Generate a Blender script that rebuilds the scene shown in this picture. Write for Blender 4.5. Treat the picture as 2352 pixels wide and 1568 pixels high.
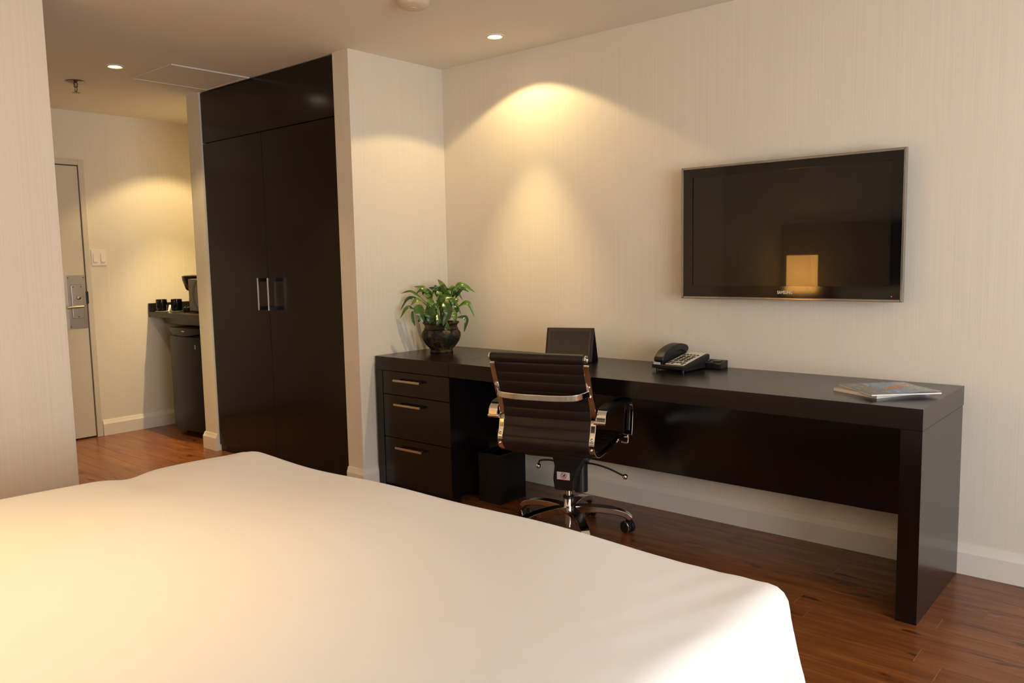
import bpy, bmesh, math, random
from mathutils import Vector, Matrix
random.seed(7)
S = bpy.context.scene
for o in list(bpy.data.objects): bpy.data.objects.remove(o)
COL = S.collection
PI = math.pi
H = 2.4355

# ------------------------------------------------------------------ camera
cam_d = bpy.data.cameras.new('camera'); cam = bpy.data.objects.new('camera', cam_d); COL.objects.link(cam)
YAW, PIT, ROL, FPX = math.radians(40.793), math.radians(5.895), math.radians(-1.133), 1850.1
f_ = Vector((-math.sin(YAW)*math.cos(PIT), math.cos(YAW)*math.cos(PIT), -math.sin(PIT)))
r_ = Vector((math.cos(YAW), math.sin(YAW), 0)); u_ = r_.cross(f_)
CR = r_*math.cos(ROL) + u_*math.sin(ROL); CU = -r_*math.sin(ROL) + u_*math.cos(ROL)
CP = Vector((3.573, -3.5405, 1.2945))
cam.matrix_world = Matrix(((CR.x, CU.x, -f_.x, CP.x), (CR.y, CU.y, -f_.y, CP.y), (CR.z, CU.z, -f_.z, CP.z), (0, 0, 0, 1)))
cam_d.sensor_width = 36; cam_d.lens = 36*FPX/2352; cam_d.clip_start = 0.02
S.camera = cam

# ------------------------------------------------------------------ world and exposure
SKY = 11.5
w = bpy.data.worlds.new('daylight'); S.world = w; w.use_nodes = True
bg = w.node_tree.nodes['Background']; bg.inputs[0].default_value = (0.96, 0.95, 0.94, 1); bg.inputs[1].default_value = SKY
S.view_settings.view_transform = 'Standard'; S.view_settings.look = 'None'
S.view_settings.exposure = -0.08; S.view_settings.gamma = 1; S.view_settings.use_curve_mapping = False
S.cycles.use_denoising = True; S.cycles.max_bounces = 10; S.cycles.diffuse_bounces = 6
S.cycles.sample_clamp_indirect = 6; S.cycles.caustics_reflective = False; S.cycles.caustics_refractive = False
# strength of the room's lamps and of the one added over the bed
WARM = (1.0, 0.715, 0.32)
P_WIDE, P_NARROW = 21.0, 88.0
P_HALL, P_KITCHEN, P_BED, P_BULB = 140.0, 180.0, 110.0, 30.0
# the window opening (right wall)
WX, WY0, WY1, WZ0, WZ1 = 5.75, -4.0, -1.2, 0.40, 2.10
pl = bpy.data.lights.new('window_portal', 'AREA'); pl.shape = 'RECTANGLE'; pl.size = WY1-WY0; pl.size_y = WZ1-WZ0
pl.cycles.is_portal = True
po = bpy.data.objects.new('window_portal', pl); COL.objects.link(po)
po.location = (WX+0.08, (WY0+WY1)/2, (WZ0+WZ1)/2); po.rotation_euler = (PI/2, 0, PI/2)

# ------------------------------------------------------------------ materials
MATS = {}
def nd(m): return m.node_tree.nodes, m.node_tree.links
def mat(name, col, rough=0.5, metal=0.0, spec=0.5, coat=0.0, emit=None, estr=0, sheen=0):
    m = bpy.data.materials.new(name); m.use_nodes = True; MATS[name] = m
    b = m.node_tree.nodes['Principled BSDF']
    b.inputs['Base Color'].default_value = (*col, 1); b.inputs['Roughness'].default_value = rough
    b.inputs['Metallic'].default_value = metal; b.inputs['Specular IOR Level'].default_value = spec
    b.inputs['Coat Weight'].default_value = coat
    if sheen: b.inputs['Sheen Weight'].default_value = sheen
    if emit: b.inputs['Emission Color'].default_value = (*emit, 1); b.inputs['Emission Strength'].default_value = estr
    return m
def tex(m, coord='pos', scale=(1, 1, 1), noise=4.0, detail=3.0, rough=0.5):
    n, l = nd(m)
    if coord == 'pos': s = n.new('ShaderNodeNewGeometry').outputs['Position']
    else: s = n.new('ShaderNodeTexCoord').outputs['Object' if coord == 'obj' else 'Generated']
    mp = n.new('ShaderNodeMapping'); mp.inputs['Scale'].default_value = scale; l.new(s, mp.inputs[0])
    t = n.new('ShaderNodeTexNoise'); t.inputs['Scale'].default_value = noise; t.inputs['Detail'].default_value = detail
    t.inputs['Roughness'].default_value = rough
    l.new(mp.outputs[0], t.inputs['Vector']); return t, mp
def ramp(m, src, stops):
    n, l = nd(m); r = n.new('ShaderNodeValToRGB')
    el = r.color_ramp.elements
    while len(el) < len(stops): el.new(0.5)
    for e, (p, c) in zip(el, stops): e.position = p; e.color = (*c, 1)
    l.new(src, r.inputs[0]); return r
def bsdf(m): return m.node_tree.nodes['Principled BSDF']
def bump(m, src, strength=0.2, dist=0.002):
    n, l = nd(m); b = n.new('ShaderNodeBump'); b.inputs['Strength'].default_value = strength; b.inputs['Distance'].default_value = dist
    l.new(src, b.inputs['Height']); l.new(b.outputs[0], bsdf(m).inputs['Normal'])

def mk_paper(name, c0, c1):
    m = mat(name, c0, 0.75, spec=0.25)
    t, mp = tex(m, 'pos', (260, 260, 1.2), 1.0, 2.0)
    r = ramp(m, t.outputs['Fac'], [(0.3, c0), (0.7, c1)]); nd(m)[1].new(r.outputs[0], bsdf(m).inputs['Base Color'])
    bump(m, t.outputs['Fac'], 0.25, 0.002); return m
PAPER = mk_paper('wallpaper', (0.705, 0.665, 0.585), (0.755, 0.715, 0.635))
CEIL = mat('ceiling_paint', (0.80, 0.755, 0.69), 0.9, spec=0.1)
TRIM = mat('trim_paint', (0.76, 0.72, 0.66), 0.45, spec=0.4)
DOORP = mat('door_paint', (0.62, 0.57, 0.49), 0.5, spec=0.35)
JOINT_GLINT = mat('floor_joint_glint', (0.46, 0.29, 0.16), 0.6)  # pale joints: light caught on the plank bevels, put into the colour

def mk_plank():
    m = mat('laminate', (0.2, 0.07, 0.02), 0.26, spec=0.5); n, l = nd(m)
    oi = n.new('ShaderNodeObjectInfo')
    add = n.new('ShaderNodeVectorMath'); add.operation = 'ADD'
    g = n.new('ShaderNodeNewGeometry')
    mul = n.new('ShaderNodeVectorMath'); mul.operation = 'SCALE'; mul.inputs['Scale'].default_value = 37.0
    cmb = n.new('ShaderNodeCombineXYZ'); l.new(oi.outputs['Random'], cmb.inputs[0]); l.new(oi.outputs['Random'], cmb.inputs[1]); l.new(oi.outputs['Random'], cmb.inputs[2])
    l.new(cmb.outputs[0], mul.inputs[0]); l.new(g.outputs['Position'], add.inputs[0]); l.new(mul.outputs[0], add.inputs[1])
    def nz(sc, s, d):
        mp = n.new('ShaderNodeMapping'); mp.inputs['Scale'].default_value = sc; l.new(add.outputs[0], mp.inputs[0])
        t = n.new('ShaderNodeTexNoise'); t.inputs['Scale'].default_value = s; t.inputs['Detail'].default_value = d; l.new(mp.outputs[0], t.inputs['Vector']); return t
    a = nz((1.3, 9, 1), 2.2, 5); b = nz((2.2, 60, 1), 3.0, 4); k = nz((4.5, 16, 1), 1.0, 2)
    ra = ramp(m, a.outputs['Fac'], [(0.25, (0.135, 0.042, 0.012)), (0.5, (0.205, 0.070, 0.019)), (0.75, (0.27, 0.100, 0.029))])
    rb = ramp(m, b.outputs['Fac'], [(0.3, (0.75, 0.72, 0.7)), (0.7, (1.08, 1.05, 1.0))])
    rk = ramp(m, k.outputs['Fac'], [(0.29, (0.35, 0.32, 0.32)), (0.37, (1, 1, 1))])
    m1 = n.new('ShaderNodeMix'); m1.data_type = 'RGBA'; m1.blend_type = 'MULTIPLY'; m1.inputs[0].default_value = 1
    l.new(ra.outputs[0], m1.inputs[6]); l.new(rb.outputs[0], m1.inputs[7])
    m2 = n.new('ShaderNodeMix'); m2.data_type = 'RGBA'; m2.blend_type = 'MULTIPLY'; m2.inputs[0].default_value = 1
    l.new(m1.outputs[2], m2.inputs[6]); l.new(rk.outputs[0], m2.inputs[7])
    l.new(m2.outputs[2], bsdf(m).inputs['Base Color'])
    bump(m, b.outputs['Fac'], 0.08, 0.001); return m
PLANK = mk_plank()
def mk_wood(name, c0, c1, rough, vertical):
    m = mat(name, c0, rough, spec=0.34)
    t, mp = tex(m, 'pos', (70, 70, 2.5) if vertical else (2.5, 70, 70), 1.0, 4.0)
    r = ramp(m, t.outputs['Fac'], [(0.3, c0), (0.75, c1)]); nd(m)[1].new(r.outputs[0], bsdf(m).inputs['Base Color'])
    bump(m, t.outputs['Fac'], 0.12, 0.001); return m
def spec_(m, v): bsdf(m).inputs['Specular IOR Level'].default_value = v
WARDW = mk_wood('wardrobe_veneer', (0.0045, 0.0024, 0.0016), (0.0075, 0.0042, 0.0026), 0.17, True)
DESKW = mk_wood('desk_veneer', (0.0042, 0.0021, 0.0018), (0.007, 0.0034, 0.0028), 0.24, False)
DESKV = mk_wood('desk_veneer_upright', (0.0042, 0.0021, 0.0018), (0.007, 0.0034, 0.0028), 0.24, True)
spec_(DESKW, 0.5); spec_(DESKV, 0.5)
SEAM = mat('desk_seam', (0.05, 0.03, 0.02), 0.5)
HEADW = mk_wood('headboard_veneer', (0.012, 0.007, 0.005), (0.02, 0.011, 0.008), 0.4, False)
STEEL = mat('brushed_steel', (0.62, 0.56, 0.48), 0.32, 1.0)
LOCKM = mat('worn_lock_steel', (0.36, 0.31, 0.27), 0.30, 1.0)
CHROME = mat('chrome', (0.84, 0.83, 0.81), 0.09, 1.0)
GREYM = mat('handle_bracket', (0.05, 0.047, 0.045), 0.35, 0.8)
LEATHER = mat('dark_leather', (0.012, 0.0066, 0.0062), 0.46, spec=0.4)
BLACKP = mat('black_plastic', (0.008, 0.008, 0.008), 0.42)
BLACKG = mat('black_gloss', (0.004, 0.004, 0.0042), 0.06, spec=0.35)
SCREEN = mat('tv_screen', (0.006, 0.0055, 0.005), 0.26, spec=0.16, coat=0.42)
bsdf(SCREEN).inputs['Coat Roughness'].default_value = 0.02
TVFR = mat('tv_acrylic', (0.30, 0.28, 0.255), 0.10, 0.7)
LETTER = mat('pale_lettering', (0.62, 0.57, 0.50), 0.4)
REDLED = mat('red_led', (0.3, 0.01, 0.01), 0.3, emit=(1, 0.03, 0.03), estr=1.2)
def mk_cloth():
    m = mat('white_cotton', (0.745, 0.745, 0.745), 0.85, spec=0.15, sheen=0.1)
    t, mp = tex(m, 'pos', (1, 1, 1), 5.0, 3.0); bump(m, t.outputs['Fac'], 0.25, 0.012); return m
CLOTH = mk_cloth()
PILLOW = mat('pillow_cotton', (0.82, 0.80, 0.77), 0.85, spec=0.15)
LEAFM = None
def mk_leaf():
    m = mat('leaf_green', (0.05, 0.14, 0.02), 0.28, spec=0.55); n, l = nd(m)
    oi = n.new('ShaderNodeObjectInfo')
    r = ramp(m, oi.outputs['Random'], [(0.0, (0.016, 0.050, 0.008)), (0.5, (0.040, 0.115, 0.012)), (0.8, (0.075, 0.170, 0.016)), (1.0, (0.16, 0.22, 0.03))])
    t, mp = tex(m, 'obj', (1, 1, 1), 30.0, 2.0)
    rr = ramp(m, t.outputs['Fac'], [(0.35, (0.8, 0.85, 0.8)), (0.65, (1.15, 1.1, 1.0))])
    mx = n.new('ShaderNodeMix'); mx.data_type = 'RGBA'; mx.blend_type = 'MULTIPLY'; mx.inputs[0].default_value = 1
    l.new(r.outputs[0], mx.inputs[6]); l.new(rr.outputs[0], mx.inputs[7]); l.new(mx.outputs[2], bsdf(m).inputs['Base Color'])
    return m
LEAFM = mk_leaf()
STEMM = mat('stem_green', (0.10, 0.17, 0.03), 0.45)
SOIL = mat('soil', (0.012, 0.008, 0.006), 0.95)
def mk_pot():
    m = mat('bronzed_pot', (0.02, 0.014, 0.009), 0.58, spec=0.4)
    t, mp = tex(m, 'obj', (1, 1, 1), 26.0, 5.0)
    r = ramp(m, t.outputs['Fac'], [(0.38, (0.008, 0.0065, 0.005)), (0.54, (0.022, 0.015, 0.009)), (0.66, (0.11, 0.066, 0.026))])
    nd(m)[1].new(r.outputs[0], bsdf(m).inputs['Base Color']); bump(m, t.outputs['Fac'], 0.8, 0.006); return m
POTM = mk_pot()
WHITEP = mat('white_plastic', (0.78, 0.74, 0.68), 0.4)
PAPERW = mat('paper_pages', (0.80, 0.78, 0.76), 0.7)
LENS = mat('lamp_lens', (1, 1, 1), 0.3, emit=(1.0, 0.80, 0.50), estr=26)
SHADE = bpy.data.materials.new('lamp_shade_fabric'); SHADE.use_nodes = True
_n, _l = nd(SHADE); _n.remove(_n['Principled BSDF'])
_t = _n.new('ShaderNodeBsdfTranslucent'); _t.inputs[0].default_value = (0.85, 0.66, 0.38, 1); _g = _n.new('ShaderNodeBsdfDiffuse'); _g.inputs[0].default_value = (0.75, 0.62, 0.42, 1)
_x = _n.new('ShaderNodeMixShader'); _x.inputs[0].default_value = 0.4; _l.new(_t.outputs[0], _x.inputs[1]); _l.new(_g.outputs[0], _x.inputs[2])
_e = _n.new('ShaderNodeEmission'); _e.inputs[0].default_value = (1.0, 0.58, 0.17, 1); _e.inputs[1].default_value = 9.0   # the lit shade itself glows
_a = _n.new('ShaderNodeAddShader'); _l.new(_x.outputs[0], _a.inputs[0]); _l.new(_e.outputs[0], _a.inputs[1]); _l.new(_a.outputs[0], _n['Material Output'].inputs[0])
GLASSM = bpy.data.materials.new('window_glass'); GLASSM.use_nodes = True
_n, _l = nd(GLASSM); _n.remove(_n['Principled BSDF'])
_t = _n.new('ShaderNodeBsdfTransparent'); _g = _n.new('ShaderNodeBsdfGlossy'); _g.inputs['Roughness'].default_value = 0.02
_x = _n.new('ShaderNodeMixShader'); _x.inputs[0].default_value = 0.07; _l.new(_t.outputs[0], _x.inputs[1]); _l.new(_g.outputs[0], _x.inputs[2]); _l.new(_x.outputs[0], _n['Material Output'].inputs[0])

# ------------------------------------------------------------------ mesh helpers
ORG = {}
class MB:
    def __init__(s): s.v = []; s.f = []
    def add(s, vs, fs):
        o = len(s.v); s.v += [Vector(p) for p in vs]; s.f += [tuple(i+o for i in q) for q in fs]; return s
    def box(s, x0, x1, y0, y1, z0, z1):
        return s.add([(x0,y0,z0),(x1,y0,z0),(x1,y1,z0),(x0,y1,z0),(x0,y0,z1),(x1,y0,z1),(x1,y1,z1),(x0,y1,z1)],
                     [(3,2,1,0),(4,5,6,7),(0,1,5,4),(1,2,6,5),(2,3,7,6),(3,0,4,7)])
    def prism(s, pts, axis, a, b):
        """polygon pts (2d) extruded along axis from a to b"""
        def P(p, t):
            return {'x': (t, p[0], p[1]), 'y': (p[0], t, p[1]), 'z': (p[0], p[1], t)}[axis]
        n = len(pts)
        return s.add([P(p, a) for p in pts] + [P(p, b) for p in pts],
                     [tuple(range(n))[::-1], tuple(range(n, 2*n))] + [(i, (i+1) % n, n+(i+1) % n, n+i) for i in range(n)])
    def lathe(s, prof, c=(0,0,0), axis='z', n=32, cap=True, mod=None):
        vs = []; c = Vector(c)
        for (r, h) in prof:
            for i in range(n):
                a = 2*PI*i/n; rr = r*(mod(a, h) if mod else 1)
                p = (rr*math.cos(a), rr*math.sin(a), h)
                p = {'z': p, 'x': (p[2], p[0], p[1]), 'y': (p[1], p[2], p[0])}[axis]
                vs.append(c+Vector(p))
        m = len(prof)
        fs = [(j*n+i, j*n+(i+1) % n, (j+1)*n+(i+1) % n, (j+1)*n+i) for j in range(m-1) for i in range(n)]
        if cap: fs += [tuple(range(n))[::-1], tuple(range((m-1)*n, m*n))]
        return s.add(vs, fs)
    def cyl(s, c, r, h, axis='z', n=24, r2=None):
        return s.lathe([(r, 0), (r if r2 is None else r2, h)], c, axis, n)
    def sweep(s, path, sec, ref=(1,0,0), cap=True, scale=None):
        """closed section sec (a along ref-side, b along normal) along path; ref stays the side direction"""
        P = [Vector(p) for p in path]; ref = Vector(ref).normalized(); k = len(sec); vs = []
        for i, p in enumerate(P):
            t = (P[min(i+1, len(P)-1)]-P[max(i-1, 0)]).normalized()
            side = (ref - t*ref.dot(t)).normalized(); nrm = side.cross(t).normalized(); q = scale(i/(len(P)-1)) if scale else 1
            qa, qb = q if isinstance(q, tuple) else (q, q)
            vs += [p+side*a*qa+nrm*b*qb for a, b in sec]
        fs = [(j*k+i, j*k+(i+1) % k, (j+1)*k+(i+1) % k, (j+1)*k+i) for j in range(len(P)-1) for i in range(k)]
        if cap: fs += [tuple(range(k))[::-1], tuple(range((len(P)-1)*k, len(P)*k))]
        return s.add(vs, fs)
    def tube(s, path, r, n=10, scale=None, ref=(0.013, 0.02, 1)):
        return s.sweep(path, [(r*math.cos(2*PI*i/n), r*math.sin(2*PI*i/n)) for i in range(n)], ref, True, scale)
    def build(s, name, m, parent=None, smooth=False, bev=0, seg=2, sub=0):
        me = bpy.data.meshes.new(name); off = ORG.get(parent.name, Vector((0,0,0))) if parent else Vector((0,0,0))
        me.from_pydata([p-off for p in s.v], [], s.f); me.update()
        bm = bmesh.new(); bm.from_mesh(me); bmesh.ops.recalc_face_normals(bm, faces=bm.faces[:])
        if bev: bmesh.ops.bevel(bm, geom=[e for e in bm.edges if len(e.link_faces) == 2 and e.calc_face_angle(0) > 0.6], offset=bev, segments=seg, affect='EDGES', profile=0.6, clamp_overlap=True)
        bm.to_mesh(me); bm.free()
        for p in me.polygons: p.use_smooth = smooth
        if smooth:
            try: me.set_sharp_from_angle(angle=math.radians(9 if bev else 40))
            except Exception: pass
        me.materials.append(m)
        o = bpy.data.objects.new(name, me); COL.objects.link(o)
        if parent: o.parent = parent; ORG[o.name] = off
        if sub:
            mo = o.modifiers.new('smooth', 'SUBSURF'); mo.levels = sub; mo.render_levels = sub
        return o
def box(name, m, x0, x1, y0, y1, z0, z1, parent=None, bev=0.0015):
    return MB().box(x0, x1, y0, y1, z0, z1).build(name, m, parent, bev > 0, bev)
def tag(o, label=None, cat=None, group=None, kind=None):
    if label: o['label'] = label
    if cat: o['category'] = cat
    if group: o['group'] = group
    if kind: o['kind'] = kind
    return o
def thing(name, label, cat, org=(0,0,0), loc=None, rz=0, group=None):
    """Empty at the base. Parts are written in world coordinates when org is given, in local ones when loc is given"""
    e = bpy.data.objects.new(name, None); e.empty_display_size = 0.05; COL.objects.link(e)
    if loc is None: e.location = org; ORG[e.name] = Vector(org)
    else: e.location = loc; e.rotation_euler = (0, 0, rz); ORG[e.name] = Vector((0,0,0))
    return tag(e, label, cat, group)
def struct(name, mb, m, bev=0, label=None, parent=None):
    o = mb.build(name, m, parent, bev > 0, bev)
    if not parent: o['kind'] = 'structure'
    if label: o['label'] = label
    return o
def bez(pts, n):
    """Catmull-Rom through pts"""
    P = [Vector(p) for p in pts]; P = [P[0]*2-P[1]] + P + [P[-1]*2-P[-2]]; out = []
    m = len(P)-3
    for i in range(n+1):
        t = i/n*m; k = min(int(t), m-1); t -= k; a, b, c, d = P[k:k+4]
        out.append(0.5*((2*b)+(c-a)*t+(2*a-5*b+4*c-d)*t*t+(3*b-a-3*c+d)*t**3))
    return out
def arc2(cx, cy, r, a0, a1, n): return [(cx+r*math.cos(a0+(a1-a0)*i/n), cy+r*math.sin(a0+(a1-a0)*i/n)) for i in range(n+1)]
def rrect(x0, x1, y0, y1, r, n=5):
    return (arc2(x1-r, y1-r, r, 0, PI/2, n)+arc2(x0+r, y1-r, r, PI/2, PI, n)+arc2(x0+r, y0+r, r, PI, 1.5*PI, n)+arc2(x1-r, y0+r, r, 1.5*PI, 2*PI, n))

# ------------------------------------------------------------------ the room
XF = -2.8033; YB = -4.2; T = 0.12; LXW, LY = -0.14, -2.17
struct('wall_back', MB().box(XF-T, WX+T, 0, T, -0.05, H), PAPER, label='pale striped wallpaper wall behind desk and television')
struct('wall_wing', MB().box(-0.135, 0, -0.7102, 0, -0.05, H), PAPER, label='short wallpapered wing wall between wardrobe and desk')
struct('wall_partition', MB().box(-1.7536, -1.5906, -0.7102, 0, -0.05, H), PAPER, label='narrow wallpapered partition between wardrobe and kitchenette')
struct('wall_far', MB().box(XF-T, XF, LY, 0, -0.05, H), PAPER, label='entry wall at the end of the hall')
struct('wall_left', MB().box(XF-T, LXW, YB, LY, -0.05, H), PAPER, label='wallpapered corner wall beside the bed')
struct('wall_front', MB().box(LXW, WX+T, YB-T, YB, -0.05, H), PAPER, label='wallpapered wall behind the headboard')
wr = MB().box(WX, WX+T, YB, WY0, -0.05, H).box(WX, WX+T, WY1, 0, -0.05, H).box(WX, WX+T, WY0, WY1, -0.05, WZ0).box(WX, WX+T, WY0, WY1, WZ1, H)
struct('wall_right', wr, PAPER, label='wallpapered wall with the window')
struct('ceiling', MB().box(XF-T, WX+T, YB-T, T, H, H+0.1), CEIL, label='flat cream ceiling')
fl = struct('floor', MB().box(XF, WX, YB, 0, -0.05, -0.0012), JOINT_GLINT, label='brown wood laminate floor')
# planks: each one a piece of the floor
PW = 0.0936; rows = int(4.2/PW)+1; off0 = -0.5024+PW*6
fixed = {}
for j in range(rows+2):
    y1 = off0 - j*PW; y0 = y1-PW
    if y0 >= 0 or y1 <= YB: continue
    ya, yb = max(y0, YB), min(y1, 0)
    yc = (y0+y1)/2
    st = {-0.549: 2.93, -0.737: 2.54, -0.83: 2.93}
    ph = None
    for k, v in st.items():
        if abs(yc-k) < 0.02: ph = v
    if ph is None: ph = random.uniform(0, 1.2)
    xs = [ph+k*1.2 for k in range(-6, 7)]
    lo = XF if yc > LY else LXW
    for a in xs:
        x0, x1 = max(a, lo), min(a+1.2, WX)
        if x1-x0 < 0.03: continue
        g = 0.0011
        MB().box(x0+g, x1-g, ya+g, yb-g, -0.02, 0).build('plank', PLANK, fl)
# baseboards with a sloped top
def bb(name, pts, label):
    """pts: polyline on the floor; board grows to the left of travel"""
    sec = [(0, 0), (0.016, 0), (0.016, 0.088), (0.010, 0.104), (0.006, 0.118), (0, 0.118)]
    P = [Vector((*p, 0)) for p in pts]; vs = []; k = len(sec)
    for i, p in enumerate(P):
        d0 = (P[i]-P[i-1]).normalized() if i else (P[1]-P[0]).normalized()
        d1 = (P[i+1]-P[i]).normalized() if i < len(P)-1 else d0
        n0 = Vector((-d0.y, d0.x, 0)); n1 = Vector((-d1.y, d1.x, 0)); m = n0+n1; m = m/(m.dot(n0)) if m.length > 0.1 else n0
        vs += [p+m*a+Vector((0, 0, b)) for a, b in sec]
    fs = [(j*k+i, j*k+(i+1) % k, (j+1)*k+(i+1) % k, (j+1)*k+i) for j in range(len(P)-1) for i in range(k)] + [tuple(range(k)), tuple(range((len(P)-1)*k, len(P)*k))[::-1]]
    o = MB().add(vs, fs).build(name, TRIM); tag(o, label, kind='structure'); return o
bb('baseboard_back', [(WX, 0), (0, 0), (0, -0.7102), (-0.135, -0.7102)], 'white baseboard below the television wall and wing wall')
bb('baseboard_partition', [(-1.5906, -0.7102), (-1.7536, -0.7102), (-1.7536, 0)], 'white baseboard around the narrow partition')
bb('baseboard_far', [(XF, 0), (XF, -0.985)], 'white baseboard along the entry wall')
bb('baseboard_left', [(LXW, LY), (LXW, YB)], 'white baseboard beside the bed')
# entry door (in the far wall)
dr = thing('door_1', 'beige painted entry door with steel lever lock plate', None, (XF, -1.48, 0)); dr['kind'] = 'structure'
c = MB().box(XF, XF+0.022, -1.035, -0.997, 0, 2.08).box(XF, XF+0.022, -1.975, -1.935, 0, 2.08).box(XF, XF+0.022, -1.935, -1.035, 2.04, 2.08)
c.build('frame', DOORP, dr, True, 0.003)
MB().box(XF+0.0005, XF+0.003, -1.936, -1.034, 0, 2.041).build('gap', BLACKP, dr)
ds = MB().box(XF+0.003, XF+0.012, -1.93, -1.041, 0.012, 2.033).build('door_panel', DOORP, dr, True, 0.001)
pl_ = MB().box(XF+0.012, XF+0.0145, -1.175, -1.044, 0.838, 1.232).build('lock_plate', LOCKM, dr, True, 0.001)
MB().prism([(y, z) for y, z in rrect(-1.150, -1.070, 0.912, 1.165, 0.012)], 'x', XF+0.0145, XF+0.032).build('escutcheon', LOCKM, dr, True, 0.002)
MB().lathe([(0.014, 0), (0.014, 0.012), (0.006, 0.016)], (XF+0.032, -1.105, 1.066), 'x', 16).build('thumb_turn', LOCKM, dr, True)
lv = MB().cyl((XF+0.032, -1.092, 1.0), 0.010, 0.035, 'x', 16)
lv.tube(bez([(XF+0.062, -1.085, 1.0), (XF+0.064, -1.13, 1.0), (XF+0.064, -1.20, 0.997)], 10), 0.010, 12)
lv.build('lever', STEEL, dr, True)
for y, z in ((-1.163, 1.215), (-1.056, 1.215), (-1.163, 0.853), (-1.137, 1.147), (-1.083, 1.147), (-1.11, 0.925)):
    MB().cyl((XF+(0.0145 if abs(z-1.03) > 0.15 else 0.032), y, z), 0.004, 0.0015, 'x', 10).build('screw', GREYM, dr, True)
box('latch', BLACKP, XF+0.004, XF+0.026, -1.043, -1.030, 1.02, 1.11, dr)
# window
wn = thing('window_1', 'window in the wall beyond the desk', None, (WX, (WY0+WY1)/2, WZ0)); wn['kind'] = 'structure'
fr = MB(); fw = 0.05
fr.box(WX+0.02, WX+0.08, WY0, WY0+fw, WZ0, WZ1).box(WX+0.02, WX+0.08, WY1-fw, WY1, WZ0, WZ1).box(WX+0.02, WX+0.08, WY0+fw, WY1-fw, WZ0, WZ0+fw).box(WX+0.02, WX+0.08, WY0+fw, WY1-fw, WZ1-fw, WZ1)
ym = (WY0+WY1)/2; fr.box(WX+0.025, WX+0.075, ym-0.025, ym+0.025, WZ0+fw, WZ1-fw)
fr.build('frame', TRIM, wn, True, 0.002)
for a, b in ((WY0+fw, ym-0.025), (ym+0.025, WY1-fw)): MB().box(WX+0.048, WX+0.052, a, b, WZ0+fw, WZ1-fw).build('pane', GLASSM, wn)
box('sill', TRIM, WX-0.06, WX+0.02, WY0-0.04, WY1+0.04, WZ0-0.03, WZ0, wn)

# ------------------------------------------------------------------ recessed downlights
def downlight(x, y, label, spots, rad=0.052):
    t = thing('recessed_downlight', label, 'downlight', loc=(x, y, H), group='recessed downlights in the ceiling')
    MB().lathe([(rad, 0), (rad, -0.003), (rad-0.012, -0.006), (rad-0.020, -0.002), (rad-0.022, -0.0005)], n=40, cap=False).build('trim_ring', CEIL, t, True)
    MB().lathe([(0.001, -0.0025), (0.018, -0.0025), (0.028, -0.002), (0.0285, -0.0005)], n=32).build('lens', LENS, t, True)
    for p, ang, bl, r in spots:
        l = bpy.data.lights.new('lamp', 'SPOT'); l.energy = p; l.color = WARM; l.spot_size = math.radians(ang); l.spot_blend = bl; l.shadow_soft_size = r
        o = bpy.data.objects.new('lamp', l); COL.objects.link(o); o.parent = t; o.location = (0, 0, -0.02)
    return t
downlight(0.723, -0.325, 'lit round downlight in ceiling close to the television wall', [(P_WIDE, 124, 0.12, 0.02), (P_NARROW, 60, 0.8, 0.02)])
downlight(-1.243, -1.40, 'lit round downlight in hall ceiling beside the sprinkler', [(P_HALL*0.2, 120, 0.3, 0.025), (P_HALL, 70, 0.8, 0.025)])
downlight(-2.245, -0.40, 'lit round downlight above the kitchenette counter', [(P_KITCHEN*0.2, 110, 0.3, 0.02), (P_KITCHEN, 66, 0.8, 0.02)])
downlight(1.70, -3.20, 'added unseen downlight in ceiling that brightens the bed', [(P_BED, 70, 1.0, 0.03)])  # out-of-view lamp, added to brighten the near part of the bed

# ------------------------------------------------------------------ ceiling fittings
DETP = mat('aged_plastic', (0.62, 0.53, 0.40), 0.45)
t = thing('smoke_detector', 'cream round smoke detector on ceiling at top edge', 'smoke detector', loc=(0.86, -1.02, H))
MB().lathe([(0.074, 0), (0.074, -0.012), (0.070, -0.024), (0.058, -0.034), (0.03, -0.038), (0.001, -0.038)][::-1], n=40).build('body', DETP, t, True)
MB().lathe([(0.0005, -0.0385), (0.016, -0.040), (0.018, -0.036)], n=20).build('test_button', DETP, t, True)
MB().lathe([(0.0005, -0.0365), (0.004, -0.036), (0.004, -0.03)], (0.04, -0.02, 0), n=12).build('indicator_lamp', LETTER, t, True)
t = thing('fire_sprinkler', 'chrome pendant fire sprinkler on the hall ceiling', 'sprinkler', loc=(-1.788, -1.406, H)); t.scale = (1.25, 1.25, 1.25)
SPRM = mat('tarnished_chrome', (0.30, 0.25, 0.20), 0.25, 1.0)
MB().lathe([(0.04, 0), (0.042, -0.004), (0.030, -0.010), (0.014, -0.012)], n=28).build('escutcheon', SPRM, t, True)
MB().lathe([(0.010, -0.012), (0.009, -0.030), (0.006, -0.032)], n=16).build('body', SPRM, t, True)
m_ = MB()
for sx in (-1, 1): m_.tube(bez([(sx*0.007, 0, -0.028), (sx*0.013, 0, -0.04), (sx*0.004, 0, -0.056)], 8), 0.0022, 6)
m_.build('frame_arm', SPRM, t, True)
MB().lathe([(0.0005, -0.056), (0.018, -0.056), (0.018, -0.058), (0.0005, -0.058)], n=20).build('deflector', SPRM, t, True)
t = thing('ceiling_access_panel', 'square flush access panel in ceiling above the wardrobe front', 'access panel', (-1.22, -0.955, H))
p0, p1, q0, q1 = -1.46, -0.975, -1.195, -0.722
MB().box(p0, p1, q0, q1, H-0.003, H-0.0005).build('panel', CEIL, t, True, 0.001)
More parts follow.
